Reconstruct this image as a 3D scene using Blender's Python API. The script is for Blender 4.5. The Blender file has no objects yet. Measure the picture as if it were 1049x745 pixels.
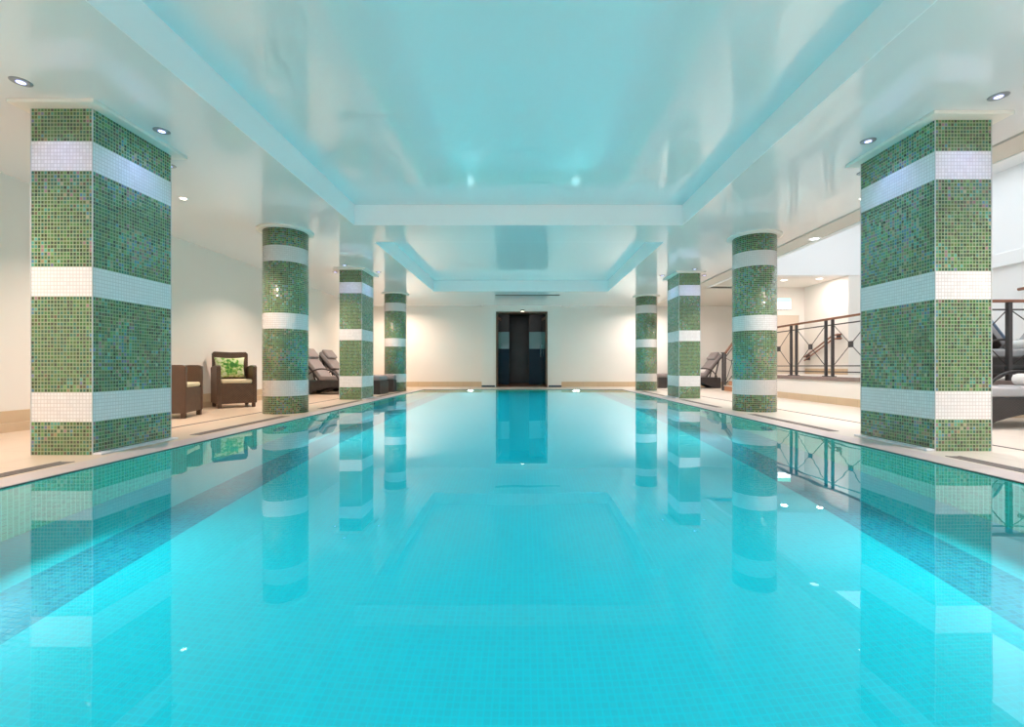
import bpy, bmesh, math, random
from mathutils import Vector, Matrix
random.seed(7)
D = bpy.data
S = bpy.context.scene
C = S.collection
PI = math.pi

# ---------------------------------------------------------------- camera, exposure, world
F = 460.0
cam = D.cameras.new('camera')
cam.sensor_fit = 'HORIZONTAL'; cam.sensor_width = 36.0
cam.lens = F / 1049.0 * 36.0
cam.shift_x = -11.5 / 1049.0
cam.shift_y = 3.0 / 1049.0
cam.clip_start = 0.05; cam.clip_end = 100
co = D.objects.new('camera', cam); C.objects.link(co)
co.location = (0, 0, 0.68); co.rotation_euler = (PI/2, 0, 0)
S.camera = co
S.view_settings.view_transform = 'Standard'
S.view_settings.look = 'None'
S.view_settings.exposure = -0.35
S.view_settings.gamma = 1
S.view_settings.use_curve_mapping = False
cy = S.cycles
cy.max_bounces = 14; cy.diffuse_bounces = 6; cy.glossy_bounces = 6; cy.transmission_bounces = 10; cy.transparent_max_bounces = 8
cy.sample_clamp_indirect = 12.0; cy.sample_clamp_direct = 0.0
cy.blur_glossy = 0.3
cy.use_denoising = True
w = D.worlds.new('world'); S.world = w; w.use_nodes = True
w.node_tree.nodes['Background'].inputs[0].default_value = (0.8, 0.9, 1.0, 1)
w.node_tree.nodes['Background'].inputs[1].default_value = 0.6

WARM = (1.0, 0.77, 0.63); NEUT = (1.0, 0.86, 0.80); COOL = (0.86, 0.93, 1.0); BLUE = (0.36, 0.40, 1.0); AQUA = (0.72, 0.97, 1.0)
P_AISLE = 50; P_LED = 1.9; P_POOL = 31; P_END = 36; P_SKY = 290; P_TERR = 22; P_NEAR = 45

def area(name, loc, aim, size, power, col, parent=None, shape='DISK', size_y=None, spread=PI):
    l = D.lights.new(name, 'AREA'); l.shape = shape; l.size = size
    if size_y: l.size_y = size_y
    l.energy = power; l.color = col; l.spread = spread
    o = D.objects.new(name, l); C.objects.link(o)
    o.rotation_euler = Vector(aim).to_track_quat('-Z', 'Y').to_euler(); o.location = loc
    if parent: o.parent = parent
    return o

# fill light from two unseen windows added behind the camera
for x in (-1.7, 1.7):
    area('added_window_fill', (x, -3.93, 1.75), (0, 1, 0), 1.5, P_NEAR, (0.93, 0.96, 1.0), shape='RECTANGLE', size_y=1.5)
# the daylight of the roof opening over the raised terrace
area('skylight_daylight', (7.1, 4.6, 4.57), (0, 0, -1), 4.2, P_SKY, COOL, shape='RECTANGLE', size_y=12.0)

# ---------------------------------------------------------------- helpers
def nodes(name):
    m = D.materials.new(name); m.use_nodes = True
    return m, m.node_tree, m.node_tree.nodes['Principled BSDF']
def setp(b, **k):
    for a, v in k.items():
        b.inputs[a.replace('_', ' ')].default_value = v
def rgba(c): return (c[0], c[1], c[2], 1)
def plain(name, col, rough=0.5, metal=0.0, spec=0.5, coat=0.0, coat_r=0.05, noise=None, bump=0.0, em=0.0, emc=None):
    m, t, b = nodes(name)
    b.inputs['Base Color'].default_value = rgba(col)
    b.inputs['Roughness'].default_value = rough; b.inputs['Metallic'].default_value = metal
    b.inputs['Specular IOR Level'].default_value = spec
    b.inputs['Coat Weight'].default_value = coat; b.inputs['Coat Roughness'].default_value = coat_r
    if em:
        b.inputs['Emission Color'].default_value = rgba(emc or col); b.inputs['Emission Strength'].default_value = em
    if noise:
        sc, amt = noise
        tc = t.nodes.new('ShaderNodeTexCoord'); n = t.nodes.new('ShaderNodeTexNoise')
        n.inputs['Scale'].default_value = sc; n.inputs['Detail'].default_value = 5
        t.links.new(tc.outputs['Object'], n.inputs['Vector'])
        mx = t.nodes.new('ShaderNodeMix'); mx.data_type = 'RGBA'
        mx.inputs[6].default_value = rgba([c*(1-amt) for c in col]); mx.inputs[7].default_value = rgba([min(1, c*(1+amt)) for c in col])
        t.links.new(n.outputs['Fac'], mx.inputs[0]); t.links.new(mx.outputs[2], b.inputs['Base Color'])
        if bump:
            bp = t.nodes.new('ShaderNodeBump'); bp.inputs['Strength'].default_value = bump; bp.inputs['Distance'].default_value = 0.01
            t.links.new(n.outputs['Fac'], bp.inputs['Height']); t.links.new(bp.outputs['Normal'], b.inputs['Normal'])
    return m

class NT:
    """small node helper"""
    def __init__(s, t): s.t = t
    def n(s, kind, **k):
        x = s.t.nodes.new(kind)
        for a, v in k.items(): setattr(x, a, v)
        return x
    def put(s, sock, v):
        if isinstance(v, bpy.types.NodeSocket): s.t.links.new(v, sock)
        else: sock.default_value = v
    def math(s, op, a, b=0.0, c=0.0):
        x = s.n('ShaderNodeMath', operation=op)
        s.put(x.inputs[0], a); s.put(x.inputs[1], b); s.put(x.inputs[2], c)
        return x.outputs[0]
    def vmath(s, op, a, b=None, scale=None):
        x = s.n('ShaderNodeVectorMath', operation=op)
        s.put(x.inputs[0], a)
        if b is not None: s.put(x.inputs[1], b)
        if scale is not None: s.put(x.inputs['Scale'], scale)
        return x.outputs[0]
    def mix(s, f, a, b):
        x = s.n('ShaderNodeMix', data_type='RGBA')
        s.put(x.inputs[0], f); s.put(x.inputs[6], a); s.put(x.inputs[7], b)
        return x.outputs[2]
    def ramp(s, f, stops, interp='CONSTANT'):
        x = s.n('ShaderNodeValToRGB'); r = x.color_ramp; r.interpolation = interp
        while len(r.elements) < len(stops): r.elements.new(0.5)
        for e, (p, c) in zip(r.elements, stops): e.position = p; e.color = rgba(c)
        s.put(x.inputs[0], f)
        return x.outputs[0]

def mosaic(name, stops, white, grout, gw, banded=False, rough=0.18, jitter=0.10, coat=0.6, white_grout=None, obj_scale=None, sheen=None):
    """square glass tesserae; UV map is in tile units"""
    m, t, b = nodes(name); q = NT(t)
    if obj_scale:
        tc = q.n('ShaderNodeTexCoord'); uv = q.vmath('MULTIPLY', tc.outputs['Object'], (1/obj_scale, 1/obj_scale, 0))
    else:
        tc = q.n('ShaderNodeUVMap'); uv = tc.outputs['UV']
    fl = q.vmath('FLOOR', uv); fr = q.vmath('FRACTION', uv)
    wn = q.n('ShaderNodeTexWhiteNoise', noise_dimensions='2D'); q.put(wn.inputs['Vector'], fl)
    sp = q.n('ShaderNodeSeparateXYZ'); q.put(sp.inputs[0], fr)
    def edge(x):
        return q.math('MINIMUM', x, q.math('SUBTRACT', 1.0, x))
    g = q.math('LESS_THAN', q.math('MINIMUM', edge(sp.outputs[0]), edge(sp.outputs[1])), gw)
    col = q.ramp(wn.outputs['Value'], stops)
    gcol = rgba(grout)
    if banded:
        sv = q.n('ShaderNodeSeparateXYZ'); q.put(sv.inputs[0], fl)
        v = q.math('DIVIDE', q.math('ADD', sv.outputs[1], 0.5), 94.0)
        W = (1, 1, 1); K = (0, 0, 0)
        bd = q.ramp(v, [(0, K), (9/94, W), (17/94, K), (43/94, W), (51/94, K), (77/94, W), (85/94, K)])
        wcol = q.mix(wn.outputs['Value'], rgba([c*0.94 for c in white]), rgba(white))
        cn = q.n('ShaderNodeTexNoise', noise_dimensions='2D'); cn.inputs['Scale'].default_value = 0.055; cn.inputs['Detail'].default_value = 2
        q.put(cn.inputs['Vector'], fl)
        wc = q.n('ShaderNodeSeparateColor'); q.put(wc.inputs[0], wn.outputs['Color'])
        pr = q.math('MULTIPLY_ADD', cn.outputs['Fac'], 2.6, -1.05)
        isel = q.math('LESS_THAN', wc.outputs[0], pr)
        col = q.mix(isel, col, q.ramp(wc.outputs[1], IRI))
        col = q.mix(bd, col, wcol)
        gcol = q.mix(bd, rgba(grout), rgba(white_grout))
    col = q.mix(g, col, gcol)
    q.put(b.inputs['Base Color'], col)
    q.put(b.inputs['Roughness'], q.math('MULTIPLY_ADD', g, 0.5, rough))
    b.inputs['Specular IOR Level'].default_value = 0.6
    q.put(b.inputs['Coat Weight'], q.math('MULTIPLY', q.math('SUBTRACT', 1.0, g), coat))
    b.inputs['Coat Roughness'].default_value = 0.12
    if sheen:
        b.inputs['Thin Film Thickness'].default_value = sheen; b.inputs['Thin Film IOR'].default_value = 1.6
    geo = q.n('ShaderNodeNewGeometry')
    off = q.vmath('SCALE', q.vmath('SUBTRACT', wn.outputs['Color'], (0.5, 0.5, 0.5)), scale=jitter)
    nn = q.vmath('NORMALIZE', q.vmath('ADD', geo.outputs['Normal'], off))
    q.put(b.inputs['Normal'], nn); q.put(b.inputs['Coat Normal'], nn)
    return m

class MB:
    """collects shapes and links them as ONE mesh object"""
    def __init__(s): s.bm = bmesh.new(); s.uv = s.bm.loops.layers.uv.new('UVMap'); s.mi = 0
    def _fin(s, fs):
        for f in fs: f.material_index = s.mi
    def box(s, a, b, bevel=0.0, rot=None, origin=None, seg=2):
        c = [(a[i]+b[i])/2 for i in range(3)]; d = [abs(b[i]-a[i]) for i in range(3)]
        M = Matrix.Translation(c) @ Matrix.Diagonal((d[0], d[1], d[2], 1))
        if rot is not None:
            o = Vector(origin if origin is not None else c)
            M = Matrix.Translation(o) @ rot.to_4x4() @ Matrix.Translation(-o) @ M
        nf = set(s.bm.faces)
        r = bmesh.ops.create_cube(s.bm, size=1, matrix=M)
        if bevel:
            es = set(e for v in r['verts'] for e in v.link_edges)
            bmesh.ops.bevel(s.bm, geom=list(es), offset=bevel, segments=seg, profile=0.5, affect='EDGES')
        s._fin([f for f in s.bm.faces if f not in nf])
        return s
    def quad(s, pts, uvs=None):
        vs = [s.bm.verts.new(p) for p in pts]; f = s.bm.faces.new(vs); f.material_index = s.mi
        if uvs:
            for l, u in zip(f.loops, uvs): l[s.uv].uv = u
        return f
    def tube(s, pts, r, n=10, closed=False, smooth=True, caps=True):
        pts = [Vector(p) for p in pts]; rings = []; N = len(pts)
        up = None
        for i, p in enumerate(pts):
            if closed: t = (pts[(i+1) % N]-pts[i-1]).normalized()
            else: t = (pts[min(i+1, N-1)]-pts[max(i-1, 0)]).normalized()
            if up is None: up = Vector((0, 0, 1)) if abs(t.z) < 0.9 else Vector((1, 0, 0))
            a = t.cross(up)
            if a.length < 1e-4: a = t.cross(Vector((0, 1, 0)))
            a.normalize(); bb = a.cross(t).normalized(); up = bb
            rr = r[i] if isinstance(r, (list, tuple)) else r
            rings.append([s.bm.verts.new(p + a*math.cos(k*2*PI/n)*rr + bb*math.sin(k*2*PI/n)*rr) for k in range(n)])
        for i in range(N if closed else N-1):
            A, B = rings[i], rings[(i+1) % N]
            for k in range(n):
                f = s.bm.faces.new((A[k], A[(k+1) % n], B[(k+1) % n], B[k])); f.smooth = smooth; f.material_index = s.mi
        if not closed and caps:
            for R in (rings[0], rings[-1]):
                f = s.bm.faces.new(R); f.material_index = s.mi
        return s
    def bar(s, a, b, wx, wz=None):
        """square bar from a to b"""
        a, b = Vector(a), Vector(b); d = (b-a); L = d.length; wz = wz or wx
        q = d.to_track_quat('Y', 'Z').to_matrix().to_4x4()
        M = Matrix.Translation((a+b)/2) @ q @ Matrix.Diagonal((wx, L, wz, 1))
        nf = set(s.bm.faces); bmesh.ops.create_cube(s.bm, size=1, matrix=M)
        s._fin([f for f in s.bm.faces if f not in nf]); return s
    def lathe(s, prof, n=48, c=(0, 0, 0), smooth=True, ntile=None, vs=None):
        rings = [[s.bm.verts.new((c[0]+r*math.cos(k*2*PI/n), c[1]+r*math.sin(k*2*PI/n), c[2]+z)) for k in range(n)] for r, z in prof]
        for i in range(len(rings)-1):
            for k in range(n):
                f = s.bm.faces.new((rings[i][k], rings[i][(k+1) % n], rings[i+1][(k+1) % n], rings[i+1][k]))
                f.smooth = smooth; f.material_index = s.mi
                if ntile:
                    us = [k, k+1, k+1, k]; zz = [prof[i][1]]*2 + [prof[i+1][1]]*2
                    for l, u, z in zip(f.loops, us, zz): l[s.uv].uv = (u/n*ntile, z*vs)
        for R, (r, z) in ((rings[0], prof[0]), (rings[-1], prof[-1])):
            f = s.bm.faces.new(R); f.material_index = s.mi
        return s
    def prism(s, pts, y0, y1, bevel=0.0):
        """polygon in XZ extruded along Y"""
        A = [s.bm.verts.new((x, y0, z)) for x, z in pts]; B = [s.bm.verts.new((x, y1, z)) for x, z in pts]
        nf = set(s.bm.faces); n = len(pts)
        s.bm.faces.new(A); s.bm.faces.new(list(reversed(B)))
        for k in range(n): s.bm.faces.new((A[k], B[k], B[(k+1) % n], A[(k+1) % n]))
        if bevel:
            es = set(e for v in A+B for e in v.link_edges)
            bmesh.ops.bevel(s.bm, geom=list(es), offset=bevel, segments=2, profile=0.5, affect='EDGES', clamp_overlap=True)
        s._fin([f for f in s.bm.faces if f not in nf]); return s
    def build(s, name, mats, parent=None, smooth=False, recalc=True):
        if recalc: bmesh.ops.recalc_face_normals(s.bm, faces=list(s.bm.faces))
        me = D.meshes.new(name); s.bm.to_mesh(me); s.bm.free()
        for m in (mats if isinstance(mats, (list, tuple)) else [mats]): me.materials.append(m)
        if smooth:
            for p in me.polygons: p.use_smooth = True
        o = D.objects.new(name, me); C.objects.link(o)
        if parent is not None: o.parent = parent
        return o

def tag(o, label, cat, group=None, kind=None):
    o['label'] = label; o['category'] = cat
    if group: o['group'] = group
    if kind: o['kind'] = kind
    return o
def struct(o): o['kind'] = 'structure'; return o
def thing(name, label, cat, loc=(0, 0, 0), rz=0.0, group=None):
    o = D.objects.new(name, None); C.objects.link(o); o.empty_display_size = 0.1
    o.location = loc; o.rotation_euler = (0, 0, rz)
    return tag(o, label, cat, group)
def dup(root, loc, rz, label):
    def cp(o, par):
        c = o.copy(); C.objects.link(c)
        if par is not None: c.parent = par
        for ch in o.children: cp(ch, c)
        return c
    r = cp(root, None); r.location = loc; r.rotation_euler = (0, 0, rz); r['label'] = label
    return r

# ---------------------------------------------------------------- materials
GREENS = [(0.0, (0.03, 0.085, 0.02)), (0.12, (0.018, 0.045, 0.012)), (0.27, (0.04, 0.12, 0.03)), (0.42, (0.02, 0.065, 0.03)),
          (0.56, (0.06, 0.095, 0.02)), (0.68, (0.02, 0.10, 0.065)), (0.80, (0.025, 0.045, 0.012)), (0.92, (0.07, 0.15, 0.05)), (0.97, (0.09, 0.05, 0.03))]
GREENS = [(p, (c[0]*1.2, c[1]*1.35, c[2]*1.4)) for p, c in GREENS]
IRI = [(0.0, (0.05, 0.26, 0.20)), (0.15, (0.12, 0.30, 0.08)), (0.30, (0.06, 0.20, 0.30)), (0.45, (0.30, 0.22, 0.12)),
       (0.58, (0.30, 0.16, 0.20)), (0.70, (0.08, 0.34, 0.26)), (0.84, (0.14, 0.16, 0.30)), (0.93, (0.36, 0.34, 0.22))]  # pastel tiles paint the view-dependent iridescent sheen into the colour
m_mosaic = mosaic('column mosaic', GREENS, (0.88, 0.85, 0.84), (0.27, 0.34, 0.20), 0.12, banded=True,
                  white_grout=(0.60, 0.56, 0.54), rough=0.20, jitter=0.20, coat=0.8)
PG = [(0.0, (0.01, 0.42, 0.24)), (0.3, (0.01, 0.34, 0.20)), (0.6, (0.01, 0.46, 0.26)), (0.8, (0.01, 0.50, 0.30))]
m_poolwall = mosaic('pool wall mosaic', PG, None, (0.12, 0.62, 0.45), 0.10, rough=0.3, jitter=0.0, coat=0.0)
PF = [(0.0, (0.01, 0.55, 0.575)), (0.3, (0.01, 0.535, 0.56)), (0.6, (0.01, 0.565, 0.585)), (0.8, (0.01, 0.54, 0.57))]
m_poolfloor = mosaic('pool floor mosaic', PF, None, (0.02, 0.63, 0.65), 0.09, rough=0.4, jitter=0.0, coat=0.0, obj_scale=0.03)
PL = [(0.0, (0.01, 0.29, 0.33)), (0.25, (0.01, 0.24, 0.29)), (0.5, (0.01, 0.33, 0.36)), (0.75, (0.01, 0.27, 0.32))]
m_lane = mosaic('lane mosaic', PL, None, (0.04, 0.38, 0.48), 0.09, rough=0.4, jitter=0.0, coat=0.0, obj_scale=0.03)

m_ceiling = plain('gloss ceiling', (0.83, 0.83, 0.83), 0.5, coat=1.0, coat_r=0.085)
m_ceiling.node_tree.nodes['Principled BSDF'].inputs['Coat IOR'].default_value = 1.75
m_matt = plain('matt ceiling paint', (0.90, 0.90, 0.90), 0.7)
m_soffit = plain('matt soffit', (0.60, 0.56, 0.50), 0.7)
m_wall = plain('wall plaster', (0.84, 0.80, 0.74), 0.75, noise=(1.5, 0.02))
m_wallw = plain('warm white plaster', (0.82, 0.78, 0.73), 0.75, noise=(1.5, 0.02))
m_white = plain('white paint', (0.85, 0.86, 0.87), 0.55)
m_cream = plain('cream trim', (0.80, 0.76, 0.69), 0.5)
m_curb = plain('pale stone curb', (0.78, 0.77, 0.80), 0.35)
m_bead = plain('corner bead', (0.55, 0.54, 0.52), 0.35)
m_dark = plain('dark gap', (0.10, 0.085, 0.075), 0.6)
m_grate = plain('grate plastic', (0.20, 0.165, 0.15), 0.45)
m_iron = plain('wrought iron', (0.075, 0.065, 0.065), 0.45, metal=0.3)
m_wood = plain('handrail wood', (0.26, 0.09, 0.04), 0.35, coat=0.4, noise=(9, 0.3))
m_capst = plain('wall cap tile', (0.24, 0.17, 0.15), 0.5, noise=(12, 0.2))
m_chrome = plain('satin chrome', (0.55, 0.56, 0.58), 0.25, metal=1.0)
m_ring = plain('grey lamp ring', (0.30, 0.30, 0.31), 0.4)
m_fabric = plain('grey brown canvas', (0.29, 0.25, 0.245), 0.85, noise=(120, 0.12), bump=0.1)
m_fabricl = plain('light grey canvas', (0.42, 0.41, 0.42), 0.85, noise=(120, 0.12), bump=0.1)
m_creamf = plain('cream fabric', (0.74, 0.62, 0.42), 0.85, noise=(90, 0.08), bump=0.1)
m_towel = plain('white towel', (0.80, 0.78, 0.76), 0.95, noise=(60, 0.06), bump=0.3)
m_btowel = plain('blue towel', (0.30, 0.42, 0.58), 0.95, noise=(60, 0.1), bump=0.3)
m_bronze = plain('bronze frame', (0.14, 0.085, 0.055), 0.4, metal=0.5)
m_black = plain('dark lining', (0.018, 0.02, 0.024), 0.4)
m_navy = plain('navy tile', (0.006, 0.035, 0.065), 0.45, spec=0.25)
m_slate = plain('slate wall', (0.05, 0.048, 0.05), 0.4, noise=(2.5, 0.35))
m_woodfloor = plain('timber floor', (0.20, 0.10, 0.055), 0.4, noise=(3, 0.2))
m_door = plain('beige door', (0.66, 0.55, 0.44), 0.5)

def stone(name, col, joint, tx, ty, rough=0.35, ox=0.0, oy=0.0, var=0.06, jw=0.006):
    m, t, b = nodes(name); q = NT(t)
    tc = q.n('ShaderNodeTexCoord')
    v = q.vmath('MULTIPLY', q.vmath('ADD', tc.outputs['Object'], (ox, oy, 0)), (1/tx, 1/ty, 0))
    fl = q.vmath('FLOOR', v); fr = q.vmath('FRACTION', v)
    sp = q.n('ShaderNodeSeparateXYZ'); q.put(sp.inputs[0], fr)
    def near(x, wdt): return q.math('LESS_THAN', q.math('MINIMUM', x, q.math('SUBTRACT', 1.0, x)), wdt)
    g = q.math('MAXIMUM', near(sp.outputs[0], jw/tx/2), near(sp.outputs[1], jw/ty/2))
    wn = q.n('ShaderNodeTexWhiteNoise', noise_dimensions='2D'); q.put(wn.inputs['Vector'], fl)
    ns = q.n('ShaderNodeTexNoise'); ns.inputs['Scale'].default_value = 3; ns.inputs['Detail'].default_value = 6
    q.put(ns.inputs['Vector'], tc.outputs['Object'])
    f = q.math('ADD', q.math('MULTIPLY', wn.outputs['Value'], 0.5), q.math('MULTIPLY', ns.outputs['Fac'], 0.5))
    c = q.mix(f, rgba([x*(1-var) for x in col]), rgba([min(1, x*(1+var)) for x in col]))
    q.put(b.inputs['Base Color'], q.mix(g, c, rgba(joint)))
    b.inputs['Roughness'].default_value = rough
    return m
m_deck = stone('beige deck stone', (0.66, 0.53, 0.40), (0.48, 0.38, 0.29), 0.6, 0.6, 0.32, 0.05)
m_deckr = stone('pale deck stone', (0.70, 0.62, 0.53), (0.52, 0.45, 0.38), 0.6, 0.6, 0.32, 0.05)
m_coping = stone('pink coping stone', (0.62, 0.52, 0.50), (0.42, 0.35, 0.34), 9.0, 0.6, 0.3)
m_plinth = stone('plinth stone', (0.62, 0.47, 0.31), (0.42, 0.32, 0.22), 0.5, 0.5, 0.4)
m_terr = stone('terrace tile', (0.72, 0.66, 0.58), (0.5, 0.45, 0.4), 0.45, 0.45, 0.35)

def wicker(name, a, b_, s=170):
    m, t, b = nodes(name); q = NT(t)
    tc = q.n('ShaderNodeTexCoord')
    v = q.vmath('SCALE', tc.outputs['Object'], scale=s)
    sp = q.n('ShaderNodeSeparateXYZ'); q.put(sp.inputs[0], v)
    sx = q.math('SINE', q.math('ADD', sp.outputs[0], sp.outputs[1])); sz = q.math('SINE', q.math('MULTIPLY', sp.outputs[2], 1.3))
    h = q.math('MULTIPLY_ADD', q.math('MULTIPLY', sx, sz), 0.5, 0.5)
    ns = q.n('ShaderNodeTexNoise'); ns.inputs['Scale'].default_value = 14; q.put(ns.inputs['Vector'], tc.outputs['Object'])
    f = q.math('MULTIPLY', h, q.math('ADD', ns.outputs['Fac'], 0.35))
    q.put(b.inputs['Base Color'], q.mix(f, rgba(a), rgba(b_)))
    bp = q.n('ShaderNodeBump'); bp.inputs['Strength'].default_value = 0.6; bp.inputs['Distance'].default_value = 0.004
    q.put(bp.inputs['Height'], h); q.put(b.inputs['Normal'], bp.outputs['Normal'])
    b.inputs['Roughness'].default_value = 0.45
    return m
m_wicker = wicker('brown wicker', (0.035, 0.018, 0.010), (0.19, 0.10, 0.055))
m_wickerd = wicker('dark wicker', (0.016, 0.013, 0.012), (0.065, 0.052, 0.048))

def glow(name, col, st):
    m, t, b = nodes(name); t.nodes.remove(b)
    e = t.nodes.new('ShaderNodeEmission'); e.inputs[0].default_value = rgba(col); e.inputs[1].default_value = st
    t.links.new(e.outputs[0], t.nodes['Material Output'].inputs[0]); return m
g_warm = glow('warm lens', (1.0, 0.86, 0.66), 14)
g_blue = glow('blue white lens', (0.55, 0.58, 1.0), 3.5)
g_white = glow('white lens', (1.0, 0.97, 0.94), 5)
g_pool = glow('pool lamp lens', (0.9, 0.97, 1.0), 900)

# water: a real refracting body that absorbs red
m_water, t, b = nodes('pool water')
q = NT(t)
b.inputs['Base Color'].default_value = (1, 1, 1, 1); b.inputs['Roughness'].default_value = 0.0
b.inputs['IOR'].default_value = 1.33; b.inputs['Transmission Weight'].default_value = 1.0
tc = q.n('ShaderNodeTexCoord'); ns = q.n('ShaderNodeTexNoise'); ns.inputs['Scale'].default_value = 2.2; ns.inputs['Detail'].default_value = 1.0
q.put(ns.inputs['Vector'], tc.outputs['Object'])
bp = q.n('ShaderNodeBump'); bp.inputs['Strength'].default_value = 0.05; bp.inputs['Distance'].default_value = 0.02
q.put(bp.inputs['Height'], ns.outputs['Fac']); q.put(b.inputs['Normal'], bp.outputs['Normal'])
va = q.n('ShaderNodeVolumeAbsorption'); va.inputs['Color'].default_value = (0.0, 0.84, 0.97, 1); va.inputs['Density'].default_value = 0.32
t.links.new(va.outputs[0], t.nodes['Material Output'].inputs['Volume'])

def glassmat(name, col, rough):
    m, t, b = nodes(name)
    setp(b, Roughness=rough, IOR=1.45); b.inputs['Transmission Weight'].default_value = 1.0; b.inputs['Base Color'].default_value = rgba(col)
    return m
m_glass = glassmat('clear glass', (0.75, 0.9, 0.8), 0.02)
m_frost = plain('frosted glass', (0.14, 0.32, 0.34), 0.35, coat=0.3)

# ---------------------------------------------------------------- the setting
XL, XR, XC, Y0, YB = -5.4, 9.6, 8.2, -4.0, 15.0      # left wall, right wall, wall behind the camera, end wall
YE = 13.2                                    # far end of the pool
PX, PY0, PD, WZ = 2.93, -2.6, 1.1, -0.010     # pool half width, near end, depth, water level
CZ = 2.685; RZ = 2.975; TZ = 0.47; HZ = 4.6

# deck (beige left side, paler right side), coping all round
struct(MB().box((XL-0.2, Y0, -0.3), (-3.15, YB+0.2, 0)).build('floor', m_deck))
struct(MB().box((3.15, Y0, -0.3), (XR+0.2, YB+0.2, 0)).build('floor', m_deckr))
struct(MB().box((-3.15, YE+0.22, -0.3), (3.15, YB+0.2, 0)).build('floor', m_deckr))
struct(MB().box((-3.15, Y0, -0.3), (3.15, PY0-0.22, 0)).build('floor', m_deckr))
f = MB()
f.box((-3.15, PY0-0.22, -0.006), (-PX, YE+0.22, 0.001)); f.box((PX, PY0-0.22, -0.006), (3.15, YE+0.22, 0.001))
f.box((-PX, YE, -0.006), (PX, YE+0.22, 0.001)); f.box((-PX, PY0-0.22, -0.006), (PX, PY0, 0.001))
struct(f.build('pool_coping', m_coping))
f = MB()
for sx in (-1, 1): f.box((sx*PX, PY0, WZ-0.004), (sx*(PX-0.003), YE, -0.003))
f.box((-PX, YE-0.003, WZ-0.004), (PX, YE, -0.003))
struct(f.build('waterline_shade', m_dark))  # dark strip standing in for the shadow gap under the coping
# basin
f = MB()
f.mi = 0
for a, b_ in ((-PX, -2.44), (-2.10, 2.10), (2.44, PX)):
    f.quad([(a, PY0, -PD), (b_, PY0, -PD), (b_, YE, -PD), (a, YE, -PD)])
f.mi = 1
for a, b_ in ((-2.44, -2.10), (2.10, 2.44)):
    f.quad([(a, PY0, -PD), (b_, PY0, -PD), (b_, YE, -PD), (a, YE, -PD)])
f.mi = 2
T = 0.03
def wq(x0, y0, x1, y1, L):
    f.quad([(x0, y0, -PD), (x1, y1, -PD), (x1, y1, -0.005), (x0, y0, -0.005)], [(0, -PD/T), (L/T, -PD/T), (L/T, 0), (0, 0)])
wq(-PX, YE, -PX, PY0, YE-PY0); wq(PX, PY0, PX, YE, YE-PY0)
wq(-PX, PY0, PX, PY0, 2*PX)
wq(PX, YE, -PX, YE, 2*PX)
struct(f.build('pool_basin', [m_poolfloor, m_lane, m_poolwall], recalc=False))
f = MB().box((-PX-0.004, PY0-0.004, -PD-0.004), (PX+0.004, YE+0.004, WZ))
tag(f.build('pool_water', m_water), 'still turquoise water filling the long indoor pool', 'water', kind='stuff')

# drain grates beside the coping and slim slot lines further out on the deck
GS = [(0.3, 3.2), (4.45, 6.15), (7.2, 8.95), (10.1, 12.0)]
where = [('before the near square column', 'between the near square column and the first round column',
          'between the first round column and the far square column', 'between the far square column and the last round column')]
for s, side in ((-1, 'left'), (1, 'right')):
    for k, (a, b_) in enumerate(GS):
        if s > 0: a, b_ = (a, 3.4) if k == 0 else (a+0.25, b_+0.25)
        t_ = thing('drain_grate', 'dark drain strip, %s deck, %s' % (side, where[0][k]), 'drain', (s*3.25, a, 0))
        m_ = MB(); wd = 0.055; L = b_-a
        m_.box((-wd, 0, 0.0005), (-wd+0.012, L, 0.004)); m_.box((wd-0.012, 0, 0.0005), (wd, L, 0.004))
        m_.build('frame', m_grate, t_)
        m_ = MB(); n = int(L/0.03)
        for i in range(n): m_.box((-wd+0.012, i*0.03+0.004, 0.0005), (wd-0.012, i*0.03+0.022, 0.0035))
        m_.build('slats', m_grate, t_)
        MB().box((-wd+0.01, 0, 0.0002), (wd-0.01, L, 0.0012)).build('channel', m_dark, t_)
struct(MB().box((-3.90, 3.6, 0.0003), (-3.865, 13.9, 0.003)).build('trim_2', m_dark))
struct(MB().box((4.03, 3.6, 0.0003), (4.065, 13.9, 0.003)).build('trim_3', m_dark))

# walls
struct(MB().box((XL-0.2, Y0, 0), (XL, YB, 3.1)).build('wall_left', m_wall))
struct(MB().box((XL-0.2, Y0-0.2, 0), (XR+0.2, Y0, HZ)).build('wall_back', m_wallw))
struct(MB().box((XR, Y0, 0), (XR+0.2, 11.5, HZ)).build('wall_right', m_white))
struct(MB().box((XC, 11.5, 0), (XC+0.2, 13.3, 3.2)).build('wall_right', m_wallw))
struct(MB().box((XC, 11.32, 0), (XR, 11.5, 2.98)).build('wall_return', m_wallw))
# ledge on the right wall
struct(MB().box((XR-0.10, Y0, 2.67), (XR, 11.3, 2.94), 0.01).build('trim_4', m_white))
# end wall: recessed panels, pier round the doorway
DX0, DX1, DZ = -0.90, 0.80, 2.485; YP = 14.8
f = MB()
f.box((XL-0.2, YB, 0), (DX0, YB+0.2, 3.1)); f.box((DX1, YB, 0), (7.4, YB+0.2, 3.1)); f.box((DX0, YB, DZ), (DX1, YB+0.2, 3.1))
struct(f.build('wall_end', m_wallw))
f = MB()
f.box((-1.37, YP, 0), (DX0, YB, CZ)); f.box((DX1, YP, 0), (1.26, YB, CZ)); f.box((DX0, YP, DZ), (DX1, YB, CZ))
struct(f.build('wall_pier', m_wallw))
f = MB(); f.box((-1.37, YP-0.015, 0.0), (DX0-0.03, YP, 0.055)); f.box((DX1+0.03, YP-0.015, 0.0), (1.26, YP, 0.055))
struct(f.build('baseboard_pier', m_navy))
f = MB()
f.box((XL, YB-0.03, 0.0), (-1.37, YB, 0.17)); f.box((1.26, YB-0.03, 0), (7.2, YB, 0.17))
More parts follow.
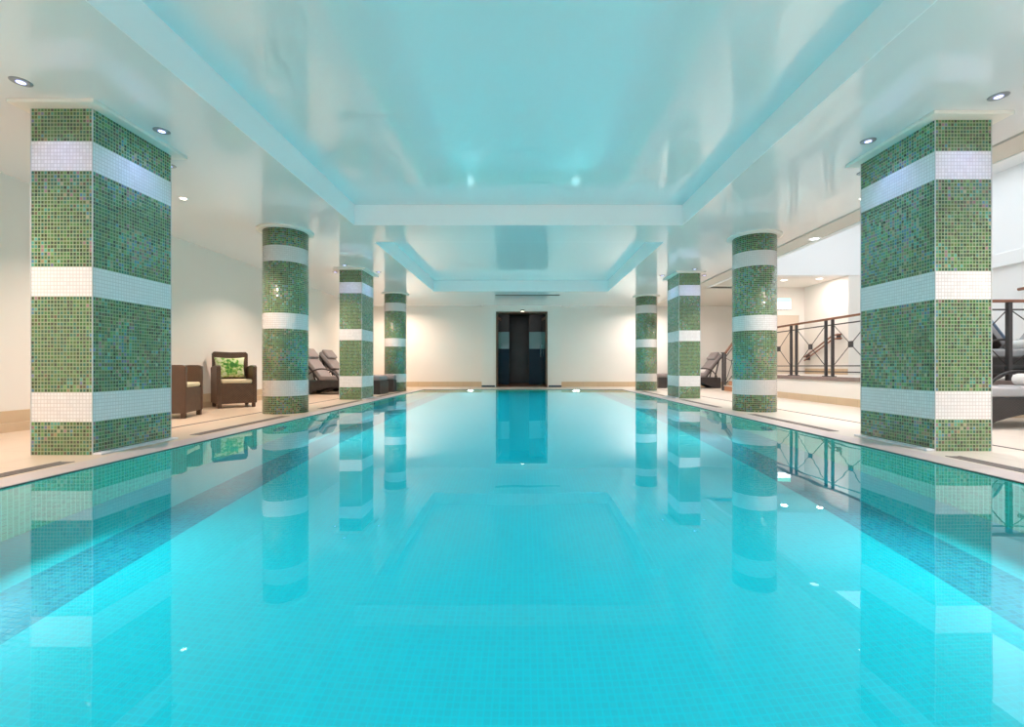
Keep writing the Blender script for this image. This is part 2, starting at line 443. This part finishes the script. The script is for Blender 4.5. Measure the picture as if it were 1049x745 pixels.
struct(f.build('baseboard_end', m_plinth))
f = MB(); f.box((XL, Y0, 0.0), (XL+0.10, YB-0.03, 0.09)); f.box((XL, Y0, 0.09), (XL+0.03, YB-0.03, 0.215))
struct(f.build('baseboard_left', m_plinth))
# far right corner beyond the terrace
struct(MB().box((7.2, 13.1, 0), (XC, 13.3, 3.2)).build('wall_corner', m_wallw))
struct(MB().box((7.2, 13.3, 0), (7.4, YB, 3.2)).build('wall_corner', m_wallw))
# ceilings
f = MB(); YT = YB+0.2
f.box((XL-0.2, Y0, CZ), (-2.40, YT, 3.1)); f.box((2.27, Y0, CZ), (4.26, YT, 3.1))
f.box((-2.40, 6.38, CZ), (2.27, 7.23, 3.1)); f.box((-2.40, 12.0, CZ), (2.27, YT, 3.1))
f.box((-2.40, Y0, CZ), (2.27, -2.8, 3.1))
f.box((-2.40, -2.8, RZ), (2.27, 6.38, 3.1)); f.box((-2.40, 7.23, RZ), (2.27, 12.0, 3.1))
struct(f.build('ceiling', m_ceiling))
f = MB()
for ya, yb in ((-2.8, 6.38), (7.23, 12.0)):
    f.box((-2.40, ya, CZ+0.001), (-2.392, yb, RZ)); f.box((2.262, ya, CZ+0.001), (2.27, yb, RZ)); f.box((-2.392, yb-0.008, CZ+0.001), (2.262, yb, RZ)); f.box((-2.392, ya, CZ+0.001), (2.262, ya+0.008, RZ))
struct(f.build('trim_7', m_matt))
# frames of the two added windows, out of view behind the camera
for k, x in enumerate((-1.7, 1.7)):
    f = MB()
    for a, b_ in (((-0.83, 0.92), (0.83, 1.0)), ((-0.83, 2.5), (0.83, 2.58)), ((-0.83, 1.0), (-0.75, 2.5)), ((0.75, 1.0), (0.83, 2.5)), ((-0.02, 1.0), (0.02, 2.5))):
        f.box((x+a[0], Y0, a[1]), (x+b_[0], Y0+0.08, b_[1]), 0.004)
    struct(f.build('added_window_%d' % (k+1), m_white))
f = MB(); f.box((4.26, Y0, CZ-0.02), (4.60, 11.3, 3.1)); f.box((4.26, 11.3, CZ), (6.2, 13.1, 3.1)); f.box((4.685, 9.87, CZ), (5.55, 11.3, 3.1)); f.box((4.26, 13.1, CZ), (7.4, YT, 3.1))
struct(f.build('ceiling', m_soffit))
struct(MB().box((4.60, Y0, CZ-0.03), (4.68, 11.3, HZ)).build('trim_5', m_white))
struct(MB().box((6.2, 11.5, 2.98), (XC+0.2, 13.3, 3.2)).build('ceiling', m_wallw))
struct(MB().box((4.685, 9.85, 2.685), (5.55, 9.87, HZ)).build('wall_bulkhead', m_white))
struct(MB().box((4.26, 11.3, 2.685), (6.2, 11.5, HZ)).build('wall_bulkhead', m_white))
struct(MB().box((6.2, 11.3, 2.98), (XR, 11.5, HZ)).build('wall_bulkhead', m_white))
struct(MB().box((4.60, Y0, HZ), (XR+0.2, 11.5, HZ+0.1)).build('ceiling', m_white))

# terrace: slab, low front wall with dark cap, plinths, steps
f = MB(); f.box((5.74, 6.09, 0), (XR, 11.32, TZ)); f.box((5.74, 11.32, 0), (XC, 11.68, TZ)); f.box((6.9, 11.68, 0), (XC, 13.1, TZ))
struct(f.build('floor', m_terr))
f = MB(); f.box((5.60, 5.95, 0), (5.72, 11.66, 0.42)); f.box((5.72, 5.95, 0), (XR, 6.07, 0.42))
struct(f.build('wall_terrace', m_wallw))
f = MB(); f.box((5.57, 5.92, 0.42), (5.75, 11.68, 0.49), 0.006); f.box((5.75, 5.92, 0.42), (XR, 6.10, 0.49), 0.006)
struct(f.build('trim_6', m_capst))
f = MB(); f.box((5.58, 5.93, 0), (5.60, 11.66, 0.13)); f.box((5.60, 5.93, 0), (XR, 5.95, 0.13))
struct(f.build('baseboard_terrace', m_plinth))
struct(MB().box((XC-0.02, 11.34, TZ), (XC, 13.04, TZ+0.15)).build('baseboard_right', m_plinth))
t_ = thing('steps', 'short flight of terracotta edged steps up to the raised terrace', 'steps', (5.6, 11.7, 0))
m_terra = plain('terracotta riser', (0.45, 0.20, 0.10), 0.6)
for k in range(3):
    h = TZ/3*(k+1); y1 = 0.84-0.28*k
    MB().box((0.02, 0, h-TZ/3+0.001), (1.28, y1, h-0.03)).build('riser', m_terra, t_)
    MB().box((0.0, 0, h-0.03), (1.29, y1+0.02, h), 0.005).build('tread', m_terr, t_)

# room beyond the doorway
f = MB()
f.box((-1.35, YB+0.2, 0), (-1.25, 18.2, 2.7)); f.box((1.15, YB+0.2, 0), (1.25, 18.2, 2.7)); f.box((-1.35, 18.2, 0), (1.25, 18.3, 2.7))
struct(f.build('wall_lobby', m_slate))
struct(MB().box((-1.35, YP+0.02, -0.05), (1.25, 18.2, 0.012)).build('floor', m_woodfloor))
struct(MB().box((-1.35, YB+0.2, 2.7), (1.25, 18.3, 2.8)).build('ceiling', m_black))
f = MB(); f.box((DX0, YP-0.02, 0), (DX0+0.05, YB+0.2, DZ)); f.box((DX1-0.05, YP-0.02, 0), (DX1, YB+0.2, DZ)); f.box((DX0, YP-0.02, DZ-0.05), (DX1, YB+0.2, DZ))
df = struct(f.build('door_1', m_bronze))
df['label'] = 'bronze framed doorway in the end wall'
for x0, x1, nm in ((-1.20, -0.52, 'left'), (0.22, 0.90, 'right')):
    t_ = thing('glass_screen', 'dark blue tiled screen with pale frosted glass top, %s side inside the end doorway' % nm, 'screen', (x0, 16.6, 0.012))
    L = x1-x0
    MB().box((0, 0, 0), (L, 0.1, 1.32)).build('base_panel', m_navy, t_)
    MB().box((0.0, 0.03, 1.32), (L, 0.07, 1.95)).build('glass_pane', m_frost, t_)
    MB().box((0, 0, 1.95), (L, 0.1, 2.66)).build('top_panel', m_black, t_)
# open glass door leaves
def leaf(x, rz, label, flip):
    t_ = thing('glass_door', label, 'door', (x, YB+0.22, 0.014), rz)
    MB().box((0, 0, 0.01), (0.78, 0.012, 2.3)).build('pane', m_glass, t_)
    f = MB(); f.box((0, -0.008, 0.0), (0.78, 0.02, 0.06)); f.box((0, -0.008, 2.28), (0.78, 0.02, 2.36)); f.box((-0.02, -0.01, 0), (0.02, 0.022, 2.36))
    f.build('frame', m_bronze, t_)
    f = MB(); f.tube([(0.68, 0.012, 1.0), (0.68, 0.06, 1.0), (0.68, 0.06, 1.45), (0.68, 0.012, 1.45)], 0.012); f.build('handle', m_chrome, t_)
leaf(DX1-0.03, math.radians(98), 'open glass door leaf at the right of the dark end doorway', 1)
leaf(DX0+0.03, math.radians(84), 'open glass door leaf at the left of the dark end doorway', -1)

# ---------------------------------------------------------------- columns
ROW = 2.66/94
def square_col(x0, x1, y0, y1, label, inner):
    cx, cy_ = (x0+x1)/2, (y0+y1)/2; w, d = (x1-x0)/2, (y1-y0)/2
    t_ = thing('square_column', label, 'column', (cx, cy_, 0), group='mosaic columns')
    f = MB(); H = 2.66
    nx, ny = round(2*w/0.0245), round(2*d/0.0245)
    for (ax, ay, bx, by, n, o) in ((-w, -d, w, -d, nx, 0), (w, -d, w, d, ny, 100), (w, d, -w, d, nx, 200), (-w, d, -w, -d, ny, 300)):
        f.quad([(ax, ay, 0), (bx, by, 0), (bx, by, H), (ax, ay, H)], [(o, 0), (o+n, 0), (o+n, H/ROW), (o, H/ROW)])
    bmesh.ops.remove_doubles(f.bm, verts=f.bm.verts, dist=1e-5)
    f.build('shaft', m_mosaic, t_)
    f = MB()
    for sx in (-1, 1):
        for sy in (-1, 1): f.box((sx*w-0.004, sy*d-0.004, 0), (sx*w+0.004, sy*d+0.004, H), 0.002)
    f.build('corner_bead', m_bead, t_)
    MB().box((-w-0.09, -d-0.09, 2.655), (w+0.09, d+0.09, CZ), 0.006).build('cornice', m_cream, t_)
    s = inner
    f = MB(); f.box((s*w, -d, 0.001), (s*(w+0.07), d, 0.018), 0.004)
    f.build('curb', m_curb, t_)
    return t_
def round_col(x, y, r, label):
    t_ = thing('round_column', label, 'column', (x, y, 0), group='mosaic columns')
    MB().lathe([(r, 0), (r, 2.66)], 96, ntile=76, vs=1/ROW).build('shaft', m_mosaic, t_)
    MB().lathe([(r+0.05, 2.652), (r+0.075, 2.66), (r+0.075, CZ)], 96).build('cornice', m_cream, t_)
    return t_
square_col(-3.77, -3.30, 3.44, 4.205, 'nearest left square column in green mosaic with white bands', 1)
square_col(3.30, 3.75, 3.597, 4.387, 'nearest right square column in green mosaic with white bands', -1)
round_col(-3.52, 6.66, 0.305, 'left round mosaic column, nearer of two, beside the armchair')
round_col(3.57, 6.94, 0.31, 'right round mosaic column, nearer of two, by the terrace railing')
square_col(-3.76, -3.30, 9.183, 9.88, 'far left square column of green mosaic in front of loungers', 1)
square_col(3.30, 3.75, 9.51, 10.26, 'far right square column of green mosaic near the steps', -1)
round_col(-3.53, 12.4, 0.295, 'last round mosaic column on the left by the end wall')
round_col(3.52, 12.85, 0.30, 'last round mosaic column on the right by the end wall')

# ---------------------------------------------------------------- lamps
def downlight(loc, r, lens, pw, col, label, group, ring=m_chrome, name='downlight', spread=PI, lsz=None, lr=0.6):
    t_ = thing(name, label, 'ceiling light', loc, group=group)
    MB().lathe([(r*(lr+0.05), -0.001), (r*0.78, -0.007), (r, -0.004), (r*1.02, 0.0)], 32).build('trim_ring', ring, t_)
    MB().lathe([(r*lr, -0.009), (r*(lr+0.06), -0.007)], 24).build('lens', lens, t_)
    area('lamp', (0, 0, -0.014), (0, 0, -1), lsz or r*1.1, pw, col, t_, spread=spread)
    return t_
ys = [2.47, 5.35, 8.23, 11.11, 13.9]
nm = ['before the near square column', 'just beyond the near square column', 'beyond the nearer round column', 'beyond the far square column', 'by the end wall']
for s, side in ((-1, 'left'), (1, 'right')):
    for y, n_ in zip([-2.6, -0.4]+ys, ['added as fill far behind the camera', 'nearest']+nm):
        vis = y > 0  # those behind the camera are unseen, added as fill
        downlight((s*4.05, y, CZ), 0.05, g_warm, P_AISLE*(1.6 if y > 13 else 1.0), WARM if s < 0 else NEUT, 'warm round downlight over the %s deck, %s' % (side, n_), 'aisle downlights', ring=m_white, spread=math.radians(160 if y > 13 else 122))
cols4 = [(-3.535, 3.82, 'near left'), (3.525, 3.99, 'near right'), (-3.53, 9.53, 'far left'), (3.525, 9.885, 'far right')]
for (cx, cy_, nme) in cols4:
    s = 1 if cx < 0 else -1
    for dx, dy, wh in ((0, -0.66, 'in front of'), (s*0.46, 0, 'on the pool side of'), (0, 0.66, 'behind'), (-s*0.46, 0, 'on the wall side of')):
        downlight((cx+dx, cy_+dy, CZ), 0.06, g_blue, P_LED, BLUE, 'blue-white spotlight in the ceiling %s the %s square column' % (wh, nme), 'column spotlights', ring=m_ring, name='spotlight', spread=math.radians(110), lsz=0.025, lr=0.38)
for x, y, z, wh in ((6.94, 11.95, 2.98, 'further left of two over the terrace corner'), (7.75, 11.75, 2.98, 'further right of two over the terrace corner')):
    downlight((x, y, z), 0.11, g_white, P_TERR, NEUT, 'large white downlight, %s' % wh, 'terrace downlights', ring=m_white)
downlight((4.52, 6.97, CZ-0.02), 0.09, g_white, 3, NEUT, 'white downlight in the soffit strip between the right columns', 'soffit downlights', ring=m_white, spread=math.radians(100))
for x, y, wh in ((-0.62, 15.6, 'left'), (-0.13, 15.3, 'middle'), (0.33, 15.6, 'right')):
    downlight((x, y, 2.7), 0.04, g_white, 3.0, NEUT, 'tiny downlight inside the dark end doorway, %s of three' % wh, 'lobby downlights')
# glowing lamp over the door head
t_ = thing('door_lamp', 'small warm lamp above the dark doorway in the end wall', 'lamp', (-0.02, YP, DZ+0.03))
MB().box((-0.06, -0.04, -0.02), (0.06, 0, 0.03), 0.005).build('housing', m_bronze, t_)
MB().box((-0.05, -0.036, -0.024), (0.05, -0.004, -0.0195)).build('lens', g_warm, t_)

def pool_lamp(x, y, nx, ny, pw, spread, label, lens, grp):
    t_ = thing('pool_lamp', label, 'pool lamp', (x, y, -0.45), math.atan2(ny, nx), group=grp)
    rot = Matrix.Rotation(PI/2, 4, 'Y')
    for prof, name, mat in (([(0.105, 0), (0.14, 0.004), (0.145, 0.012), (0.12, 0.018), (0.105, 0.012)], 'bezel', m_chrome), ([(0.10, 0.002), (0.105, 0.006)], 'lens', lens)):
        f = MB().lathe(prof, 32); bmesh.ops.transform(f.bm, matrix=rot, verts=f.bm.verts); f.build(name, mat, t_)
    area('lamp', (0.025, 0, 0), (1, 0, 0.02), 0.2, pw, AQUA, t_, spread=spread)
for x, wh in ((-1.55, 'left'), (1.55, 'right')):
    pool_lamp(x, YE, 0, -1, P_END, PI, 'bright underwater lamp in the far pool wall, %s of the doorway' % wh, g_pool, 'end wall pool lamps')
m_lensoff = plain('added lamp lens', (0.5, 0.6, 0.6), 0.2)
for s, side in ((-1, 'left'), (1, 'right')):  # side wall lamps are added to light the pool evenly
    for y, wh in ((-1.6, 'nearest'), (0.3, 'second'), (2.35, 'third'), (5.4, 'fourth'), (7.2, 'fifth'), (8.7, 'sixth'), (10.2, 'seventh'), (11.7, 'farthest')):
        pool_lamp(s*PX, y, -s, 0, P_POOL, math.radians(128), '%s added underwater lamp in the %s pool wall' % (wh, side), m_lensoff, 'added side wall pool lamps')

# ---------------------------------------------------------------- ceiling vent, sign, door
t_ = thing('ceiling_vent', 'long dark slot air vent in the ceiling before the doorway', 'vent', (0.12, 12.6, CZ))
f = MB(); f.box((-0.89, -0.06, -0.012), (0.89, -0.045, 0)); f.box((-0.89, 0.045, -0.012), (0.89, 0.06, 0)); f.box((-0.905, -0.06, -0.012), (-0.89, 0.06, 0)); f.box((0.89, -0.06, -0.012), (0.905, 0.06, 0))
f.build('frame', m_grate, t_)
f = MB()
for k in range(4): f.box((-0.89, -0.04+k*0.023, -0.008), (0.89, -0.034+k*0.023, -0.001))
f.build('slats', m_dark, t_)
t_ = thing('illuminated_sign', 'glowing white and green emergency light box on the terrace corner wall', 'sign', (7.58, 13.1, 2.50))
MB().box((-0.20, -0.06, -0.17), (0.20, 0, 0.17), 0.01).build('housing', m_white, t_)
MB().box((-0.185, -0.065, -0.15), (0.185, -0.0605, 0.04)).build('white_diffuser', glow('sign white', (0.95, 1, 1), 5), t_)
MB().box((-0.185, -0.065, 0.045), (0.185, -0.0605, 0.15)).build('green_diffuser', glow('sign green', (0.35, 0.95, 0.75), 3), t_)
f = MB().box((7.30, 13.07, TZ), (8.02, 13.1, 2.17)).build('door_2', m_door); struct(f)
f = MB(); f.box((7.23, 13.05, TZ), (7.30, 13.1, 2.24)); f.box((8.02, 13.05, TZ), (8.09, 13.1, 2.24)); f.box((7.30, 13.05, 2.17), (8.02, 13.1, 2.24))
o_ = f.build('door_frame', m_wallw, bpy.data.objects['door_2'])

# ---------------------------------------------------------------- railings
def lattice(t_, p0, p1, zt=1.44, zb=0.69):
    """diagonal cross with a square boss between two post pairs"""
    a, b_ = Vector(p0), Vector(p1); c = (a+b_)/2; zc = (zt+zb)/2
    f = MB()
    for u, v in ((a, b_), (b_, a)):
        f.tube([(u.x, u.y, zt), (v.x, v.y, zb)], 0.007, 6)
    x = f.build('lattice', m_iron, t_)
    f = MB(); dx = 0.012 if abs(b_.y-a.y) > abs(b_.x-a.x) else 0.055; dy = 0.055 if dx < 0.02 else 0.012
    f.box((c.x-dx, c.y-dy, zc-0.055), (c.x+dx, c.y+dy, zc+0.055), 0.008)
    f.build('boss', m_iron, x)
X = 5.66
t_ = thing('terrace_railing', 'long iron railing with timber handrail along the terrace wall beside the pool', 'railing', (0, 0, 0))
pairs = [6.125, 7.215, 8.305, 9.395, 10.485, 11.575]
for y in pairs:
    for o_ in (-0.09, 0.09):
        MB().box((X-0.02, y+o_-0.02, 0.49), (X+0.02, y+o_+0.02, 1.535)).build('post', m_iron, t_)
        MB().box((X-0.045, y+o_-0.045, 0.49), (X+0.045, y+o_+0.045, 0.505)).build('foot_plate', m_iron, t_)
MB().box((X-0.03, 5.98, 1.535), (X+0.03, 11.68, 1.575), 0.012).build('handrail', m_wood, t_)
for z in (1.44, 0.69, 0.58):
    MB().box((X-0.008, 6.0, z-0.010), (X+0.008, 11.66, z+0.010)).build('rail', m_iron, t_)
for a, b_ in zip(pairs[:-1], pairs[1:]): lattice(t_, (X, a+0.11, 0), (X, b_-0.11, 0))
t_ = thing('terrace_railing', 'iron railing with timber handrail at the near end of the terrace above a lounger', 'railing', (0, 0, 0))
Yr = 6.01
MB().box((5.70, Yr-0.03, 1.535), (XR, Yr+0.03, 1.575), 0.012).build('handrail', m_wood, t_)
for z in (1.44, 0.69, 0.58): MB().box((5.70, Yr-0.008, z-0.010), (XR, Yr+0.008, z+0.010)).build('rail', m_iron, t_)
xs = [6.50, 7.59, 8.68]
for x in xs:
    MB().box((x-0.025, Yr-0.025, 0.49), (x+0.025, Yr+0.025, 1.535)).build('post', m_iron, t_)
for a, b_ in ((5.74, 6.48), (6.52, 7.57), (7.61, 8.66)): lattice(t_, (a, Yr, 0), (b_, Yr, 0))
t_ = thing('stair_railing', 'dark iron railing sloping down the steps to a double post on the deck', 'railing', (0, 0, 0))
for o_ in (-0.075, 0.075):
    MB().box((X-0.022+o_*0.0, 12.66+o_-0.022, 0), (X+0.022, 12.66+o_+0.022, 1.05)).build('post', m_iron, t_)
MB().box((X-0.04, 12.54, 1.05), (X+0.04, 12.78, 1.08), 0.01).build('post_cap', m_iron, t_)
f = MB(); f.bar((X, 12.60, 1.04), (X, 11.72, 1.55), 0.05, 0.04); f.build('handrail', m_wood, t_)
for dz in (0.12, 0.87):
    f = MB(); f.bar((X, 12.60, 1.04-dz), (X, 11.72, 1.55-dz), 0.02, 0.02); f.build('rail', m_iron, t_)
f = MB(); f.bar((X, 12.58, 0.92), (X, 11.74, 0.70), 0.012); f.bar((X, 12.58, 0.20), (X, 11.74, 1.40), 0.012)
x_ = f.build('lattice', m_iron, t_)
MB().box((X-0.012, 12.10, 0.76), (X+0.012, 12.20, 0.86), 0.006).build('boss', m_iron, x_)
# wall handrail in the corner of the terrace
t_ = thing('wall_handrail', 'double timber handrail sloping on the terrace wall behind the railing', 'handrail', (0, 0, 0))
for dz in (0, -0.10):
    f = MB(); f.tube([(XC-0.09, 12.95, 0.95+dz), (XC-0.09, 11.75, 1.50+dz), (XC-0.09, 11.45, 1.50+dz)], 0.022, 10); f.build('rail', m_wood, t_)
for y, z in ((12.85, 0.99), (11.6, 1.50)):
    f = MB(); f.box((XC-0.10, y-0.02, z-0.13), (XC, y+0.02, z+0.03), 0.004); f.build('bracket', m_iron, t_)
t_ = thing('wall_handrail', 'short timber handrail end high on the white wall above the terrace loungers', 'handrail', (0, 0, 0))
f = MB(); f.tube([(XR-0.09, 8.62, 2.16), (XR-0.09, 7.2, 2.18)], 0.032, 12); f.build('rail', m_wood, t_)
for y in (8.4, 7.4): MB().box((XR-0.09, y-0.015, 2.11), (XR, y+0.015, 2.15), 0.003).build('bracket', m_iron, t_)

# ---------------------------------------------------------------- loungers (foot towards +x, head towards -x)
def make_lounger(loc, rz, label, group, fab=m_fabric, towel=None):
    t_ = thing('sun_lounger', label, 'sun lounger', loc, rz, group)
    W = 0.34
    # side panels with a long arched underside
    def side(y0, y1):
        pts = [(-0.75, 0.0), (-0.55, 0.0)]
        for k in range(13):
            a = k/12; pts.append((-0.50+1.42*a, 0.02+0.16*math.sin(PI*a)**0.7))
        pts += [(0.97, 0.0), (1.20, 0.0), (1.20, 0.31), (-0.75, 0.31)]
        return MB().prism(pts, y0, y1)
    side(-W, -W+0.03).build('side_panel', m_wickerd, t_); side(W-0.03, W).build('side_panel', m_wickerd, t_)
    MB().box((1.17, -W+0.03, 0.0), (1.20, W-0.03, 0.31)).build('end_panel', m_wickerd, t_)
    MB().box((-0.75, -W+0.03, 0.0), (-0.72, W-0.03, 0.31)).build('end_panel', m_wickerd, t_)
    MB().box((-0.74, -W+0.01, 0.30), (1.19, W-0.01, 0.335), 0.008).build('bed_frame', m_wickerd, t_)
    # hoop arms
    for s in (-1, 1):
        f = MB(); pts = []
        for k in range(21):
            a = PI*k/20; pts.append((-0.20-0.42*math.cos(a), s*(W+0.02), 0.26+0.36*math.sin(a)))
        f.tube(pts, 0.018, 10); f.build('hoop_arm', m_wickerd, t_)
    f = MB().box((-0.30, -W+0.03, 0.336), (1.19, W-0.03, 0.45), 0.03, seg=3); sc_ = f.build('seat_cushion', fab, t_, smooth=True)
    for x in (0.1, 0.5, 0.9):
        f = MB(); f.tube([(x, -W+0.035, 0.452), (x, W-0.035, 0.452)], 0.006, 6); f.build('piping', fab, sc_)
    th = math.radians(52)
    R = Matrix.Rotation(th, 3, 'Y'); org = (-0.30, 0, 0.36)
    MB().box((-1.12, -W+0.02, 0.335), (-0.30, W-0.02, 0.365), 0.006, rot=R, origin=org).build('back_frame', m_wickerd, t_)
    MB().box((-1.14, -W+0.03, 0.366), (-0.26, W-0.03, 0.46), 0.03, rot=R, origin=org, seg=3).build('back_cushion', fab, t_, smooth=True)
    MB().box((-1.16, -W+0.06, 0.455), (-0.88, W-0.06, 0.535), 0.038, rot=R, origin=org, seg=4).build('head_pillow', fab, t_, smooth=True)
    f = MB()
    f.bar((-0.62, 0.2, 0.32), (-0.74, 0.2, 0.90-0.05), 0.03); f.bar((-0.62, -0.2, 0.32), (-0.74, -0.2, 0.85), 0.03)
    f.build('back_strut', m_wickerd, t_)
    return t_
L0 = make_lounger((-4.66, 11.2, 0), 0, 'left deck wicker lounger nearer the camera, grey-brown cushions and raised back', 'left deck loungers')
dup(L0, (-4.62, 12.2, 0), 0, 'left deck wicker lounger further back, behind the first near the end wall')
L2 = make_lounger((5.40, 14.3, 0), PI, 'wicker lounger at the far right against the end wall beside the steps', 'right side loungers', m_fabric)
L3 = make_lounger((5.95, 5.22, 0), PI, 'grey cushioned wicker lounger behind the nearest right column below the railing', 'right side loungers', m_fabricl)
L4 = dup(L3, (7.12, 6.50, TZ), PI, 'raised terrace lounger with rolled white towel, directly behind the railing')
L5 = dup(L3, (8.02, 7.42, TZ), 0, 'raised terrace lounger with a blue towel over its backrest, behind the other')
def roll(loc, rz, label, r=0.07, L=0.4):
    f = MB().lathe([(r*0.5, -L/2), (r*0.9, -L/2+0.01), (r, -L/2+0.03), (r, L/2-0.03), (r*0.9, L/2-0.01), (r*0.5, L/2)], 28)
    pts = []
    for k in range(40):
        a = k*0.45; rr = r*0.9*(1-k/46); pts.append((rr*math.cos(a), rr*math.sin(a), L/2+0.003))
    f.tube(pts, 0.004, 5)
    bmesh.ops.transform(f.bm, matrix=Matrix.Rotation(PI/2, 4, 'X'), verts=f.bm.verts)
    o = f.build('rolled_towel', m_towel, smooth=True); o.location = loc; o.rotation_euler = (0, 0, rz)
    return tag(o, label, 'towel')
roll((5.955, 5.30, 0.525), 0, 'rolled pale towel on the lounger below the railing', 0.07, 0.26)
roll((7.32, 6.50, TZ+0.527), 0.1, 'rolled white towel on the front terrace lounger', 0.075)
roll((5.72, 14.3, 0.52), 0, 'rolled white towel on the lounger near the steps', 0.065)
# blue towel hung over a raised backrest
f = MB()
th = math.radians(52)
n = 14; rows = []
top = Vector((8.02-0.30-0.92*math.cos(th), 0, TZ+0.36+0.92*math.sin(th)+0.06))
prof = []
for k in range(n+1):
    s = k/n
    if s < 0.7:
        d = s/0.7; p = Vector((math.cos(th), 0, -math.sin(th)))*(0.78*(1-d)) + Vector((0.10, 0, 0.10))
    else:
        d = (s-0.7)/0.3; p = Vector((0.10-0.24*d, 0, 0.10-0.28*d*d))
    prof.append(top+p)
for p in prof:
    rows.append([f.bm.verts.new((p.x+0.006*math.sin(j*1.7), 7.42-0.26+0.52*j/10, p.z+0.006*math.sin(j*2.3))) for j in range(11)])
for i in range(n):
    for j in range(10): f.bm.faces.new((rows[i][j], rows[i][j+1], rows[i+1][j+1], rows[i+1][j]))
o = f.build('blue_towel', m_btowel, smooth=True); sm = o.modifiers.new('thick', 'SOLIDIFY'); sm.thickness = 0.012
tag(o, 'pale blue towel draped over the backrest of the rear terrace lounger', 'towel')

# ---------------------------------------------------------------- wicker armchairs (front towards -y)
def make_chair(loc, rz, label, group):
    t_ = thing('wicker_armchair', label, 'armchair', loc, rz, group)
    w, d = 0.285, 0.28
    f = MB().box((-w+0.05, -d, 0.07), (w-0.05, d-0.06, 0.40), 0.012); f.build('seat_base', m_wicker, t_)
    # back, slightly raked with rounded upper corners
    pts = [(-w+0.03, 0.07), (w-0.03, 0.07), (w-0.02, 0.90), (w-0.05, 0.935), (0, 0.925), (-w+0.05, 0.935), (-w+0.02, 0.90)]
    f = MB().prism(pts, d-0.06, d, 0.008)
    for v in f.bm.verts: v.co.y += 0.05*max(0, (v.co.z-0.4))/0.5
    f.build('backrest', m_wicker, t_)
    for s in (-1, 1):
        prof = [(-d-0.01, 0.07), (d-0.02, 0.07), (d+0.01, 0.66), (d-0.05, 0.675), (0.0, 0.69), (-0.14, 0.70), (-d+0.03, 0.70), (-d-0.01, 0.68)]
        f = MB(); A = [f.bm.verts.new((s*w, y, z)) for y, z in prof]; B = [f.bm.verts.new((s*(w-0.06), y, z)) for y, z in prof]
        f.bm.faces.new(A); f.bm.faces.new(list(reversed(B)))
        for k in range(len(prof)): f.bm.faces.new((A[k], B[k], B[(k+1) % len(prof)], A[(k+1) % len(prof)]))
        bmesh.ops.bevel(f.bm, geom=list(f.bm.edges), offset=0.012, segments=2, profile=0.5, affect='EDGES')
        f.build('arm', m_wicker, t_)
    for sx in (-1, 1):
        for y in (-d+0.03, d-0.03):
            f = MB().box((sx*(w-0.045)-0.025, y-0.03, 0), (sx*(w-0.045)+0.025, y+0.025, 0.15), 0.005); f.build('leg', m_wicker, t_)
    MB().box((-w+0.065, -d+0.0, 0.401), (w-0.065, d-0.065, 0.465), 0.022, seg=3).build('seat_cushion', m_creamf, t_, smooth=True)
    return t_
a1 = math.radians(43)
CH = make_chair((-4.90, 7.60, 0), a1, 'brown wicker armchair facing the camera with a leaf-print cushion', 'wicker armchairs')
dup(CH, (-4.74, 6.02, 0), math.radians(106), 'brown wicker armchair seen from its side, half hidden by the near left column')

m_leaf, t, b = nodes('leaf print'); q = NT(t)
tc = q.n('ShaderNodeTexCoord'); ns = q.n('ShaderNodeTexNoise'); ns.inputs['Scale'].default_value = 17; ns.inputs['Detail'].default_value = 3
q.put(ns.inputs['Vector'], tc.outputs['Object'])
ln = q.n('ShaderNodeVectorMath', operation='LENGTH'); q.put(ln.inputs[0], q.vmath('MULTIPLY', tc.outputs['Object'], (1, 0, 1)))
v = q.math('ADD', ns.outputs['Fac'], q.math('MULTIPLY_ADD', ln.outputs['Value'], -1.35, 0.12))
q.put(b.inputs['Base Color'], q.ramp(v, [(0.0, (0.72, 0.70, 0.62)), (0.40, (0.60, 0.66, 0.36)), (0.46, (0.30, 0.45, 0.10)), (0.53, (0.08, 0.30, 0.04)), (0.62, (0.04, 0.18, 0.03))], 'LINEAR'))
b.inputs['Roughness'].default_value = 0.85
f = MB(); n = 16; hw, hh = 0.225, 0.185
for sgn in (-1, 1):
    g = []
    for i in range(n+1):
        r_ = []
        for j in range(n+1):
            u, v = -1+2*i/n, -1+2*j/n
            pin = 1-0.10*(1-u*u)*abs(v)**3; pin2 = 1-0.10*(1-v*v)*abs(u)**3
            th_ = 0.065*((1-u**4)*(1-v**4))**0.5
            r_.append(f.bm.verts.new((u*hw*pin2, sgn*th_, v*hh*pin)))
        g.append(r_)
    for i in range(n):
        for j in range(n): f.bm.faces.new((g[i][j], g[i+1][j], g[i+1][j+1], g[i][j+1]))
bmesh.ops.remove_doubles(f.bm, verts=f.bm.verts, dist=1e-4)
o = f.build('throw_cushion', m_leaf, smooth=True)
p = Vector((-0.03, 0.14, 0.66)); p.rotate(Matrix.Rotation(a1, 3, 'Z'))
o.location = Vector((-4.90, 7.60, 0)) + p; o.rotation_euler = (math.radians(-14), 0, a1)
tag(o, 'square cream throw cushion with green leaf print on the wicker armchair', 'cushion')
